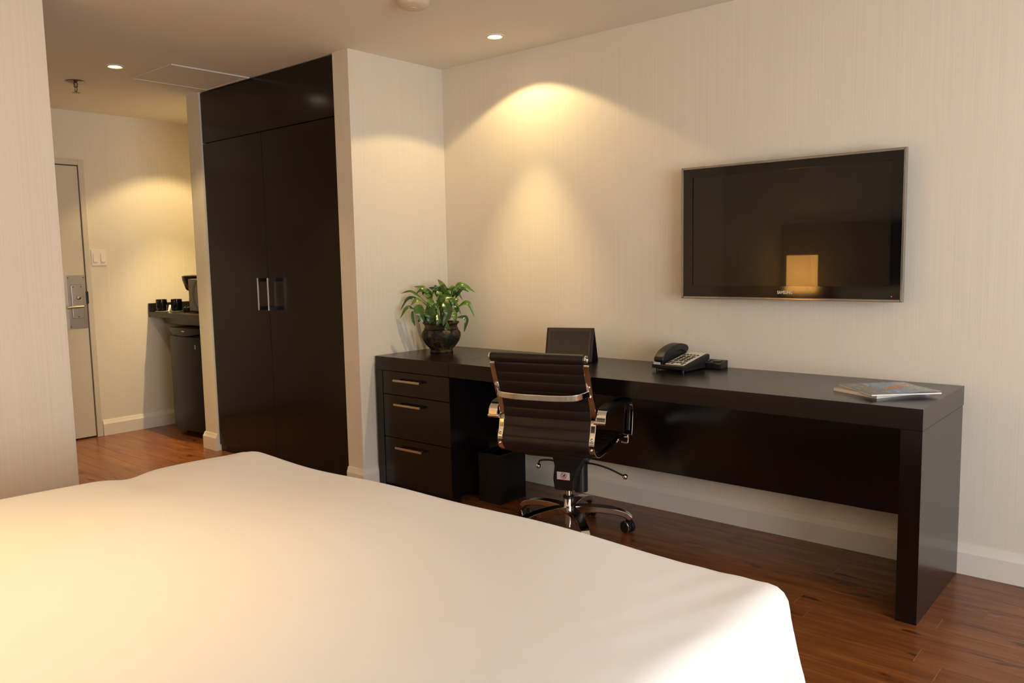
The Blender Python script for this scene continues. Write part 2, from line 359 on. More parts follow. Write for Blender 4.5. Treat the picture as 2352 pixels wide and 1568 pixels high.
fr = MB().box(p0-0.012, p0, q0-0.012, q1+0.01, H-0.006, H-0.0005).box(p1, p1+0.012, q0-0.012, q1+0.01, H-0.008, H-0.0005).box(p0, p1, q0-0.012, q0, H-0.006, H-0.0005).box(p0, p1, q1, q1+0.01, H-0.006, H-0.0005)
fr.build('frame', CEIL, t, True, 0.001)

# ------------------------------------------------------------------ wardrobe
t = thing('wardrobe', 'tall built-in dark espresso wardrobe with two doors', 'wardrobe', (-0.87, -0.4, 0))
wx0, wx1 = -1.588, -0.138
MB().box(wx0, wx1, -0.675, -0.03, 0.0, H-0.004).build('carcass', WARDW, t)
box('top_panel', WARDW, wx0+0.003, wx1-0.006, -0.700, -0.675, 2.101, H-0.006, t, 0.001)
for a, b, hx in ((wx0+0.003, -0.8865, -0.912), (-0.8835, wx1-0.006, -0.802)):
    d = box('door', WARDW, a, b, -0.700, -0.675, 0.045, 2.096, t, 0.001)
    h = MB().box(hx-0.004, hx+0.004, -0.762, -0.754, 1.002, 1.203); h.build('handle', STEEL, d, True, 0.001)
    for z in (1.002, 1.179): MB().box(hx-0.002, hx+0.002, -0.754, -0.700, z, z+0.024).build('handle_bracket', GREYM, d)
box('plinth', WARDW, wx0+0.003, wx1-0.006, -0.69, -0.675, 0.0, 0.043, t, 0)

# ------------------------------------------------------------------ desk
HD = 0.76; DY = -0.6127; LX = 2.8718; SX = 0.607; ZB = 0.684
t = thing('desk', 'long dark espresso desk with drawer pedestal below television', 'desk', (1.4, -0.3, 0))
x0 = 0.018
box('desk_top', DESKW, x0, SX-0.0008, DY, -0.006, ZB, HD, t, 0.002)
box('desk_top', DESKW, SX+0.0008, LX, DY, -0.006, ZB+0.0005, HD, t, 0.001)
box('end_panel', DESKV, x0, 0.075, DY, -0.02, 0.0, ZB-0.0004, t, 0.0008)
box('end_panel', DESKV, 2.802, LX, DY, -0.02, 0.0, ZB-0.0002, t, 0.0008)
MB().box(0.075, 0.607, DY+0.022, -0.03, 0.03, ZB-0.001).build('pedestal', DESKV, t, False)
box('toe_kick', DESKV, 0.075, 0.607, DY+0.05, DY+0.07, 0.0, 0.03, t, 0)
for z0, z1, zh in ((0.552, 0.681, 0.637), (0.308, 0.548, 0.502), (0.036, 0.304, 0.258)):
    d = box('drawer', DESKV, 0.0775, 0.606, DY+0.002, DY+0.022, z0, z1, t, 0.0012)
    MB().box(0.197, 0.408, DY-0.032, DY-0.024, zh-0.006, zh+0.006).build('handle', STEEL, d, True, 0.0015)
    for hx in (0.212, 0.387): MB().box(hx, hx+0.012, DY-0.024, DY+0.002, zh-0.005, zh+0.005).build('handle_bracket', GREYM, d)
box('modesty_panel', DESKW, 0.607, 2.802, -0.115, -0.095, 0.228, ZB-0.001, t, 0.001)

# ------------------------------------------------------------------ television
t = thing('television', 'large flat black television mounted on the wallpapered wall', 'television', (2.163, 0, 1.088))
tx0, tx1, tz0, tz1, ty = 1.669, 2.657, 1.088, 1.6995, -0.088
def ring(x0, x1, z0, z1, a, y0, y1):
    return MB().box(x0, x0+a, y0, y1, z0, z1).box(x1-a, x1, y0, y1, z0, z1).box(x0+a, x1-a, y0, y1, z0, z0+a).box(x0+a, x1-a, y0, y1, z1-a, z1)
ring(tx0, tx1, tz0, tz1, 0.011, ty, ty+0.022).build('outer_frame', TVFR, t, True, 0.003)
bz = MB().box(tx0+0.011, 1.727, ty+0.002, ty+0.03, tz0+0.011, tz1-0.011).box(2.606, tx1-0.011, ty+0.002, ty+0.03, tz0+0.011, tz1-0.011)
bz.box(1.727, 2.606, ty+0.002, ty+0.03, tz0+0.011, 1.150).box(1.727, 2.606, ty+0.002, ty+0.03, 1.653, tz1-0.011)
bz.build('bezel', BLACKG, t)
MB().box(1.727, 2.606, ty+0.006, ty+0.03, 1.150, 1.653).build('screen', SCREEN, t)
MB().box(tx0+0.02, tx1-0.02, ty+0.0305, ty+0.05, tz0+0.02, tz1-0.02).build('back_cover', BLACKP, t, True, 0.004)
MB().box(2.0, 2.33, ty+0.05, -0.0005, 1.25, 1.55).build('wall_bracket', BLACKP, t)
MB().lathe([(0.0022, 0), (0.002, -0.0008)], (2.614, ty+0.002, 1.111), 'y', 12).build('standby_light', REDLED, t)
def lettering(txt, size, name, m, parent, loc, rot, width=None, off=0.0, ext=0.0004):
    cu = bpy.data.curves.new(name, 'FONT'); cu.body = txt; cu.size = size; cu.extrude = ext; cu.offset = off; cu.align_x = 'CENTER'; cu.align_y = 'CENTER'
    tmp = bpy.data.objects.new(name, cu); COL.objects.link(tmp); bpy.context.view_layer.update()
    me = bpy.data.meshes.new_from_object(tmp.evaluated_get(bpy.context.evaluated_depsgraph_get())); bpy.data.objects.remove(tmp)
    o = bpy.data.objects.new(name, me); me.materials.clear(); me.materials.append(m); COL.objects.link(o); o.parent = parent
    o.location = Vector(loc)-ORG.get(parent.name, Vector((0,0,0))); o.rotation_euler = rot
    if width:
        xs = [v.co.x for v in me.vertices]; s = width/(max(xs)-min(xs)); me.transform(Matrix.Diagonal((s, 1, 1, 1)))
    return o
lettering('SAMSUNG', 0.019, 'brand_lettering', LETTER, t, (2.175, ty+0.0016, 1.1215), (PI/2, 0, 0), 0.068, 0.0004)

# ------------------------------------------------------------------ bed
t = thing('bed', 'king bed with dark wooden headboard facing the television', 'bed', (1.93, -3.1, 0))
BX0, BX1, BY0, BY1 = 0.93, 2.95, YB+0.10, -2.03
box('base', HEADW, BX0+0.06, BX1-0.06, BY0+0.02, BY1-0.06, 0.0, 0.29, t, 0.01)
MB().box(BX0+0.02, BX1-0.02, BY0+0.02, BY1-0.03, 0.291, 0.575).build('mattress', PILLOW, t, True, 0.05, 4)
box('headboard', HEADW, 0.48, 3.35, YB+0.002, YB+0.05, 0.0, 1.56, t, 0.004)
# duvet: one sheet draped over the mattress
def sm(a, b, x): x = max(0, min(1, (x-a)/(b-a))); return x*x*(3-2*x)
def hills(x, y, k):
    return (math.sin(x*3.1+k)*math.cos(y*2.7-k*1.3)+0.6*math.sin(x*5.3-y*4.1+k*2)+0.35*math.sin(x*9.1+y*7.7+k*3))
def duvet():
    rx0, rx1, ry0, ry1 = BX0+0.035, BX1-0.03, BY0+0.55, BY1+0.012
    L = 0.36; n = 150; TOP = 0.627; R = 0.055
    def axis(lo, hi, over_lo, over_hi, n): return [lo-over_lo+(hi-lo+over_lo+over_hi)*i/n for i in range(n+1)]
    xs = axis(rx0, rx1, L, L, n); ys = axis(ry0, ry1, 0, L, n); vs = []
    for b in ys:
        for a in xs:
            dx = a-rx0 if a < rx0 else (a-rx1 if a > rx1 else 0); dy = b-ry1 if b > ry1 else 0
            d = math.hypot(dx, dy); cx, cy = min(max(a, rx0), rx1), min(max(b, ry0), ry1)
            z = TOP + 0.004*hills(a, b, 0.7)
            # the puffed edge dips and swells along the rim
            rim = sm(0.35, 0.0, min(a-rx0 if a > rx0 else 0, ry1-b if b < ry1 else 9, rx1-a if a < rx1 else 0)) if d == 0 else 1
            z += rim*0.0025*math.sin(9*a+7*b)
            if rx0-0.3 < a < rx0+0.5: z += -0.013*math.exp(-((b+2.42)/0.06)**2)*math.exp(-((a-rx0)/0.22)**2)
            if b > ry1-0.3: z += -0.014*math.exp(-((a-(rx0-0.01))/0.05)**2)*math.exp(-((b-ry1)/0.16)**2)
            if d > 0:
                ux, uy = dx/d, dy/d
                if d < R*PI/2: o, dz = R*math.sin(d/R), R*(1-math.cos(d/R))
                else:
                    e = d-R*PI/2; o, dz = R+0.20*e, R+0.98*e
                q = sm(0.05, 0.3, d)
                s_ = a*1.0 if abs(uy) > abs(ux) else b
                o += q*0.016*math.sin(s_*17+1.0)+q*0.008*math.sin(s_*41)
                if dx and dy: o += q*0.022*math.sin(math.atan2(abs(dy), abs(dx))*8)-0.012*q
                cx += ux*o; cy += uy*o; z -= dz
            # crease lines fanning out from the near foot corner
            if cx > rx1-0.5 and b < ry1+0.1:
                fx = a-rx1; fy = ry1-b
                z += 0.0010*sm(0.75, 0.1, math.hypot(fx*1.4, fy))*math.sin((fx*3.2+fy*1.0)*22)*sm(-0.35, 0.05, fx)
            vs.append((cx, cy, z))
    m = n+1; fs = [(j*m+i, j*m+i+1, (j+1)*m+i+1, (j+1)*m+i) for j in range(n) for i in range(n)]
    o = MB().add(vs, fs).build('duvet', CLOTH, None, True)
    for p in o.data.polygons: p.use_smooth = True
    if 'sharp_edge' in o.data.attributes: o.data.attributes.remove(o.data.attributes['sharp_edge'])
    mo = o.modifiers.new('thickness', 'SOLIDIFY'); mo.thickness = 0.02; mo.offset = -1
    return tag(o, 'plain white duvet spread over the bed', 'duvet')
dv = duvet()
def pillow(x, y, rz, label):
    n = 22; vs = []
    for s in (1, -1):
        for j in range(n+1):
            for i in range(n+1):
                u, v = i/n*2-1, j/n*2-1
                e = max(0, (1-u**4)*(1-v**4)); th = 0.085*e**0.45
                px, py = 0.35*u*(1-0.06*(1-v*v)), 0.24*v*(1-0.08*(1-u*u))
                vs.append((px, py, s*th))
    m = n+1; k = m*m
    fs = [(j*m+i, j*m+i+1, (j+1)*m+i+1, (j+1)*m+i) for j in range(n) for i in range(n)]
    fs += [tuple(q+k for q in f[::-1]) for f in fs]
    o = MB().add(vs, fs).build('pillow', PILLOW, None, True); tag(o, label, 'pillow', 'pillows at the headboard')
    o.location = (x, y, 0.79); o.rotation_euler = (math.radians(62), 0, rz); return o
pillow(1.45, YB+0.25, 0.03, 'plump white pillow at the lamp side of the headboard')
pillow(2.40, YB+0.25, -0.03, 'plump white pillow at the window side of the headboard')
t = thing('nightstand', 'dark wooden nightstand beside the headboard', 'nightstand', (0.66, -3.93, 0))
box('body', HEADW, 0.40, 0.88, -4.14, -3.74, 0.0, 0.56, t, 0.003); box('drawer', HEADW, 0.42, 0.86, -3.74, -3.722, 0.30, 0.52, t, 0.002); box('top', HEADW, 0.39, 0.89, -4.145, -3.72, 0.5605, 0.59, t, 0.003)
t = thing('table_lamp', 'lit bedside table lamp with rectangular fabric shade', 'lamp', loc=(0.755, -3.98, 0.59))
MB().lathe([(0.075, 0), (0.075, 0.012), (0.02, 0.02)], n=28).build('base', STEEL, t, True)
MB().cyl((0, 0, 0.018), 0.012, 0.33, n=16).build('stem', STEEL, t, True)
sh = MB()
for a, b in ((0, 1),): 
    hw, hd, z0, z1 = 0.11, 0.09, 0.34, 0.68
    sh.box(-hw, hw, -hd, -hd+0.003, z0, z1).box(-hw, hw, hd-0.003, hd, z0, z1).box(-hw, -hw+0.003, -hd+0.003, hd-0.003, z0, z1).box(hw-0.003, hw, -hd+0.003, hd-0.003, z0, z1)
sh.build('shade', SHADE, t)
l = bpy.data.lights.new('bulb', 'POINT'); l.energy = P_BULB; l.color = WARM; l.shadow_soft_size = 0.05
o = bpy.data.objects.new('bulb', l); COL.objects.link(o); o.parent = t; o.location = (0, 0, 0.50)

# ------------------------------------------------------------------ office chair
ch = thing('office_chair', 'dark ribbed leather office chair with chrome frame at the desk', 'chair', loc=(1.345, -0.572, 0), rz=math.radians(15))
PROF = [(p.x, p.y) for p in bez([(a, b, 0) for a, b in [(-0.338, 0.862), (-0.315, 0.80), (-0.285, 0.725), (-0.258, 0.665), (-0.243, 0.60), (-0.252, 0.545), (-0.268, 0.50), (-0.262, 0.463), (-0.225, 0.437), (-0.165, 0.432), (-0.05, 0.440), (0.08, 0.452), (0.17, 0.452), (0.215, 0.432)]], 140)]
def ribbed(prof, hw, name, ph=0.0):
    L = [0]
    for i in range(1, len(prof)): L.append(L[-1]+math.hypot(prof[i][0]-prof[i-1][0], prof[i][1]-prof[i-1][1]))
    vs = []; fs = []; m = len(prof)
    nx = 12
    for side in (1, -1):
        for i, (y, z) in enumerate(prof):
            a, b = prof[max(i-1, 0)], prof[min(i+1, m-1)]; tx, tz = b[0]-a[0], b[1]-a[1]; k = math.hypot(tx, tz); ny, nz = -tz/k, tx/k
            rib = abs(math.sin(PI*(L[i]+ph)/0.046)); th = 0.009+0.0045*rib**0.6
            for j in range(nx+1):
                x = -hw+2*hw*j/nx; e = min(1, (hw-abs(x))/0.012) if abs(x) > hw-0.012 else 1
                vs.append((x, y+side*ny*th*(0.45+0.55*e), z+side*nz*th*(0.45+0.55*e)))
    q = nx+1; k = m*q
    for i in range(m-1):
        for j in range(nx):
            f = (i*q+j, i*q+j+1, (i+1)*q+j+1, (i+1)*q+j); fs += [f, tuple(v+k for v in f[::-1])]
        for j in (0, nx): f = (i*q+j, (i+1)*q+j, (i+1)*q+j+k, i*q+j+k); fs.append(f)
    for j in range(nx):
        fs.append((j, j+1, j+1+k, j+k)); r = (m-1)*q; fs.append((r+j, r+j+1, r+j+1+k, r+j+k))
    return MB().add(vs, fs).build(name, LEATHER, ch, True)
PADM = mat('arm_pad_rubber', (0.005, 0.0048, 0.0046), 0.65, spec=0.25)
# finer sampling for the ribs
def fine(p, n):
    return [(q.x, q.y) for q in bez([(a, b, 0) for a, b in p], n)]
cut = 82
ribbed(fine(PROF[2:cut+1], 220), 0.205, 'backrest')
ribbed(fine(PROF[cut:], 180), 0.205, 'seat', 0.01)
rl = MB().lathe([(0.018, -0.218), (0.0215, -0.214), (0.0215, 0.214), (0.018, 0.218)], (0, -0.342, 0.872), 'x', 24).build('head_roll', LEATHER, ch, True)
for s in (-1, 1):
    MB().lathe([(0.0165, 0), (0.0165, 0.007), (0.012, 0.009), (0.011, 0.006), (0.0005, 0.005)] if s > 0 else [(0.0005, -0.005), (0.011, -0.006), (0.012, -0.009), (0.0165, -0.007), (0.0165, 0)], (s*0.218, -0.342, 0.872), 'x', 24).build('end_cap', CHROME, rl, True)
bar = [(-0.0125, -0.006), (0.0125, -0.006), (0.0125, 0.006), (-0.0125, 0.006)]
for s in (-1, 1):
    fr = MB().sweep([(s*0.2175, y, z) for y, z in PROF[3:]], bar, (1, 0, 0)).build('side_frame', CHROME, ch, True, 0.003)
    for i in (25, 60, 72):
        y, z = PROF[i]; MB().lathe([(0.0055, 0.004), (0.0055, -0.008), (0.003, -0.011), (0.0005, -0.0115)][::-1], (s*0.2175, y-0.004, z), 'y', 12).build('screw', CHROME, fr, True)
    # arm: a chrome band leaving the back frame, running forward and dropping to the seat rail
    path = bez([(s*0.257, -0.262, 0.592), (s*0.257, -0.250, 0.628), (s*0.257, -0.205, 0.648), (s*0.257, -0.1, 0.648), (s*0.257, 0.04, 0.640), (s*0.257, 0.105, 0.628), (s*0.257, 0.128, 0.590), (s*0.257, 0.122, 0.52), (s*0.257, 0.112, 0.466)], 60)
    am = MB().sweep(path, [(-0.021, -0.005), (0.021, -0.005), (0.021, 0.005), (-0.021, 0.005)], (1, 0, 0)).build('armrest', CHROME, ch, True, 0.002)
    MB().sweep(path[11:38], [(-0.023, -0.0075), (0.023, -0.0075), (0.023, 0.006), (0.018, 0.011), (-0.018, 0.011), (-0.023, 0.006)], (1, 0, 0)).build('arm_pad', PADM, am, True, 0.003)
    MB().sweep(path[38:58], [(-0.008, -0.008), (0.006, -0.008), (0.006, -0.005), (-0.008, -0.005)], (1, 0, 0)).build('arm_inlay', BLACKP, am, True, 0.002)
    MB().cyl((s*0.226 if s > 0 else -0.279, -0.262, 0.592), 0.0085, 0.053, 'x', 14).build('arm_pin', CHROME, am, True)
    MB().tube(bez([(s*0.257, 0.112, 0.468), (s*0.257, 0.110, 0.440), (s*0.252, 0.108, 0.428), (s*0.226, 0.105, 0.432)], 14), 0.006, 10).build('arm_foot', CHROME, am, True)
# rear brace bar, bowed backwards
yb = PROF[33][0]; 
br = bez([(-0.214, -0.290, 0.722), (-0.198, -0.325, 0.715), (-0.165, -0.352, 0.708), (-0.08, -0.366, 0.705), (0, -0.369, 0.705), (0.08, -0.366, 0.705), (0.165, -0.352, 0.708), (0.198, -0.325, 0.715), (0.214, -0.290, 0.722)], 48)
bo = MB().sweep(br, [(-0.0135, -0.005), (0.0135, -0.005), (0.0135, 0.005), (-0.0135, 0.005)], (0, 0, 1)).build('brace_bar', CHROME, ch, True, 0.003)
for s in (-1, 1):
    MB().lathe([(0.007, 0), (0.007, 0.006), (0.004, 0.008)], (s*0.2155, -0.306, 0.745), 'y', 14).build('bolt', CHROME, bo, True)
# under-seat mechanism
MB().prism(rrect(-0.165, 0.165, -0.165, 0.12, 0.04), 'z', 0.398, 0.422).build('seat_plate', BLACKP, ch, True, 0.003)
hs = MB().add([(-0.05, -0.055, 0.215), (0.045, -0.055, 0.215), (0.045, 0.055, 0.215), (-0.05, 0.055, 0.215),
               (-0.055, -0.06, 0.27), (0.05, -0.06, 0.27), (0.05, 0.075, 0.27), (-0.055, 0.075, 0.27),
               (-0.045, -0.065, 0.33), (0.07, -0.065, 0.33), (0.07, 0.11, 0.33), (-0.045, 0.11, 0.33),
               (-0.05, -0.085, 0.396), (0.115, -0.085, 0.396), (0.115, 0.13, 0.396), (-0.05, 0.13, 0.396)],
              [(3, 2, 1, 0), (12, 13, 14, 15)] + [(r*4+i, r*4+(i+1) % 4, r*4+4+(i+1) % 4, r*4+4+i) for r in range(3) for i in range(4)]).build('tilt_housing', BLACKP, ch, True, 0.010, 3)
MB().cyl((0.045, 0.045, 0.192), 0.033, 0.15, 'z', 24).build('tension_knob', BLACKP, ch, True, 0.004)
# warning sticker on the housing
STICK = mat('sticker_white', (0.62, 0.60, 0.58), 0.5); STRED = mat('sticker_red', (0.45, 0.02, 0.03), 0.5)
st = MB().box(-0.032, 0.032, -0.0632, -0.0622, 0.268, 0.306).build('warning_sticker', STICK, hs)
def ring_xz(cx, cz, r0, r1, y, n=28):
    vs = [(cx+r0*math.cos(2*PI*i/n), y, cz+r0*math.sin(2*PI*i/n)) for i in range(n)]+[(cx+r1*math.cos(2*PI*i/n), y, cz+r1*math.sin(2*PI*i/n)) for i in range(n)]
    return vs, [(i, (i+1) % n, n+(i+1) % n, n+i) for i in range(n)]
pr = MB().add(*ring_xz(0.002, 0.289, 0.0125, 0.0150, -0.0636))
pr.add([(0.002+a, -0.0637, 0.289+b) for a, b in ((-0.0105, 0.0085), (-0.0085, 0.0105), (0.0105, -0.0085), (0.0085, -0.0105))], [(0, 1, 2, 3)])
pr.add([(-0.032, -0.0636, 0.268), (0.032, -0.0636, 0.268), (0.032, -0.0636, 0.2705), (-0.032, -0.0636, 0.2705)], [(0, 1, 2, 3)])
pr.build('prohibition_mark', STRED, st)
fg = MB()
for a, b, r in ((0.003, 0.002, 0.004), (-0.004, -0.004, 0.003), (0.006, 0.006, 0.0026), (0.001, -0.007, 0.0022)):
    fg.add(*ring_xz(0.002+a, 0.289+b, 0.0001, r, -0.0634, 12))
fg.build('hand_pictogram', BLACKP, st)
# levers
for pts, e in (([(-0.04, 0.0, 0.335), (-0.10, 0.01, 0.337), (-0.148, 0.015, 0.330), (-0.158, 0.012, 0.315)], (-0.158, 0.010, 0.304)), ([(0.06, 0.03, 0.335), (0.13, 0.02, 0.334), (0.20, 0.01, 0.322), (0.268, 0.0, 0.300)], (0.278, 0.0, 0.296))):
    lvr = MB().tube(bez(pts, 20), 0.0045, 8).build('lever', BLACKP, ch, True)
    MB().lathe([(0.0005, -0.0125)]+[(0.0125*math.cos(a), 0.0125*math.sin(a)) for a in [(-80+i*16)*PI/180 for i in range(11)]]+[(0.0005, 0.0125)], e, 'z', 16).build('lever_knob', CHROME, lvr, True)
kn = MB(); 
for i in range(4): kn.box(-0.125+i*0.014, -0.119+i*0.014, -0.02, 0.02, 0.366-0.006*(i % 2), 0.396)
kn.build('tilt_knob', BLACKP, ch, True, 0.002)
# gas lift and star base
MB().lathe([(0.0135, 0.175), (0.0135, 0.225)], n=20).build('lift_piston', CHROME, ch, True)
MB().lathe([(0.026, 0.167), (0.026, 0.178), (0.02, 0.181)], n=24).build('lift_collar', BLACKP, ch, True)
MB().lathe([(0.022, 0.045), (0.022, 0.08), (0.0245, 0.09), (0.0245, 0.166)], n=24).build('lift_column', CHROME, ch, True)
MB().lathe([(0.014, 0.028), (0.014, 0.046)], n=18).build('lift_stub', CHROME, ch, True)
for k in range(5):
    a = math.radians(105.7-15+72*k); d = Vector((math.cos(a), math.sin(a), 0)); sd = Vector((-math.sin(a), math.cos(a), 0))
    pa = bez([d*0.018+Vector((0, 0, 0.108)), d*0.09+Vector((0, 0, 0.113)), d*0.18+Vector((0, 0, 0.108)), d*0.255+Vector((0, 0, 0.092)), d*0.288+Vector((0, 0, 0.070))], 18)
    lg = MB().sweep(pa, [(-0.017, -0.016), (0.017, -0.016), (0.0145, 0.006), (0.008, 0.011), (-0.008, 0.011), (-0.0145, 0.006)], sd, scale=lambda q: (1.5-0.35*q, 1.45-0.5*q)).build('base_leg', CHROME, ch, True, 0.002)
    ca = a+[0.6, -0.5, 0.9, 2.0, -0.8][k]; cd = Vector((math.cos(ca), math.sin(ca), 0)); cc = d*0.288+cd*(-0.018)+Vector((0, 0, 0.0295))
    ax = Vector((-math.sin(ca), math.cos(ca), 0))
    cs = MB()
    for s in (-1, 1):
        vs = []; n = 22
        for h, r in ((0.004, 0.0285), (0.007, 0.0295), (0.021, 0.0295), (0.024, 0.026)):
            for i in range(n):
                q = 2*PI*i/n; vs.append(cc+ax*s*h+cd*r*math.cos(q)+Vector((0, 0, r*math.sin(q))))
        fs = [(j*n+i, j*n+(i+1) % n, (j+1)*n+(i+1) % n, (j+1)*n+i) for j in range(3) for i in range(n)]+[tuple(range(n)), tuple(range(3*n, 4*n))]
        cs.add(vs, fs)
    cs.add([cc+ax*p*0.0045+cd*q+Vector((0, 0, z)) for p in (-1, 1) for q, z in ((-0.01, -0.005), (0.022, 0.01), (0.022, 0.040), (-0.008, 0.034))], [(0, 1, 2, 3), (7, 6, 5, 4), (0, 4, 5, 1), (1, 5, 6, 2), (2, 6, 7, 3), (3, 7, 4, 0)])
    co = cs.build('caster', BLACKP, lg, True)
    for s in (-1, 1):
        rg = MB(); n = 22; vs = []
        for h, r in ((0.0212, 0.0298), (0.0238, 0.0272)):
            for i in range(n):
                q = 2*PI*i/n; vs.append(cc+ax*s*(h+0.0004)+cd*r*math.cos(q)+Vector((0, 0, r*math.sin(q))))
        rg.add(vs, [(i, (i+1) % n, n+(i+1) % n, n+i) for i in range(n)])
        rg.build('caster_rim', CHROME, lg, True)

# ------------------------------------------------------------------ waste bin
BINM = mat('bin_black', (0.005, 0.0045, 0.0045), 0.55, spec=0.3)
t = thing('waste_bin', 'black square waste bin under the desk', 'bin', (0.735, -0.355, 0))
bx0, bx1, by0, by1 = 0.662, 0.812, -0.462, -0.25
b_ = MB().box(bx0, bx1, by0, by0+0.005, 0, 0.262).box(bx0, bx1, by1-0.005, by1, 0, 0.262).box(bx0, bx0+0.005, by0+0.005, by1-0.005, 0, 0.262).box(bx1-0.005, bx1, by0+0.005, by1-0.005, 0, 0.262).box(bx0+0.005, bx1-0.005, by0+0.005, by1-0.005, 0, 0.008)
b_.build('body', BINM, t); ring_ = MB().box(bx0-0.003, bx1+0.003, by0-0.003, by0+0.007, 0.262, 0.268).box(bx0-0.003, bx1+0.003, by1-0.007, by1+0.003, 0.262, 0.268).box(bx0-0.003, bx0+0.007, by0+0.007, by1-0.007, 0.262, 0.268).box(bx1-0.007, bx1+0.003, by0+0.007, by1-0.007, 0.262, 0.268)
ring_.build('rim', BLACKP, t, True, 0.001)

# ------------------------------------------------------------------ potted plant
PX, PY = 0.205, -0.268
pt = thing('potted_plant', 'leafy green plant in dark bronzed pot on the desk', 'plant', loc=(PX, PY, HD))
def flute(a, h): return 1+(0.075*(abs(math.sin(a*10))**0.5-1) if h < 0.095 else 0)*sm(0.014, 0.03, h)*sm(0.088, 0.070, h)+(0.02*math.sin(a*8)*math.sin(h*150) if 0.085 < h < 0.128 else 0)
prof = [(0.001, 0.0), (0.066, 0.0), (0.068, 0.004), (0.066, 0.010), (0.062, 0.013), (0.066, 0.018), (0.072, 0.025), (0.080, 0.032), (0.089, 0.042), (0.096, 0.052), (0.103, 0.063), (0.108, 0.075), (0.111, 0.082), (0.1125, 0.090), (0.1135, 0.098), (0.1132, 0.105), (0.112, 0.112), (0.109, 0.119), (0.104, 0.126), (0.097, 0.133), (0.1, 0.137), (0.096, 0.142), (0.094, 0.152), (0.098, 0.162), (0.105, 0.168), (0.108, 0.172), (0.104, 0.176), (0.095, 0.170), (0.090, 0.150), (0.001, 0.148)]
MB().lathe(prof, n=160, cap=False, mod=flute).build('pot', POTM, pt, True)
MB().lathe([(0.001, 0.151), (0.091, 0.151), (0.091, 0.149)], n=30, cap=False).build('soil', SOIL, pt)
cr = MB().lathe([(0.0955, 0.134), (0.1015, 0.1365), (0.0955, 0.139)], n=48, cap=False).build('pot_band', POTM, pt, True)
VR = Vector((0.758, 0.652, 0)); VT = Vector((0.652, -0.758, 0))   # across the view, towards the room
KZ = 1/3136.0
def leaf(a, m, b, wd, dep, turn=0.0, dep2=None):
    """blade from a over m to tip b (u across, z up, in metres), dep = offset to the room side"""
    def W(p, dd): return VR*p[0]+VT*dd+Vector((0, 0, p[1]))
    d2 = dep*1.3 if dep2 is None else dep2
    path = bez([W(a, dep), W(m, (dep+d2)/2+0.01), W(b, d2)], 20)
    n = len(path)-1; vs = []; K = 7
    d = (path[-1]-path[0]).normalized()
    side = d.cross(VT*math.cos(turn)+Vector((0, 0, 1))*math.sin(turn)).normalized()
    ph = random.uniform(0, 6)
    for i, p in enumerate(path):
        t_ = i/n; wv = wd*1.25*(t_**0.62)*((1-t_)**0.95)*0.93+0.0003
        tg = (path[min(i+1, n)]-path[max(i-1, 0)]).normalized(); s_ = (side-tg*side.dot(tg)).normalized(); nn = s_.cross(tg)
        for j in range(K):
            q = j/(K-1)*2-1; vs.append(p+s_*wv*q+nn*(0.16*wv*abs(q)+0.10*wv*abs(q)*math.sin(t_*17+ph+(2 if q > 0 else 0))-(0.05*wv if q == 0 else 0)))
    fs = [(i*K+j, i*K+j+1, (i+1)*K+j+1, (i+1)*K+j) for i in range(n) for j in range(K-1)]
    o = MB().add(vs, fs).build('leaf', LEAFM, pt, True)
    for p in o.data.polygons: p.use_smooth = True
    root = W((a[0]*0.12+random.uniform(-.02, .02), 0.150), dep*0.25); q0 = path[0]
    mid = root.lerp(q0, 0.55)+Vector((0, 0, 0.03)); mid -= (q0-root)*0.1*Vector((1, 1, 0)).length
    MB().tube(bez([root, mid, q0+(path[1]-q0)*0.3], 8), 0.0022, 6).build('stem', STEMM, o, True)
def zp(x, y): return ((x-895)*KZ, (1405-y)*KZ)
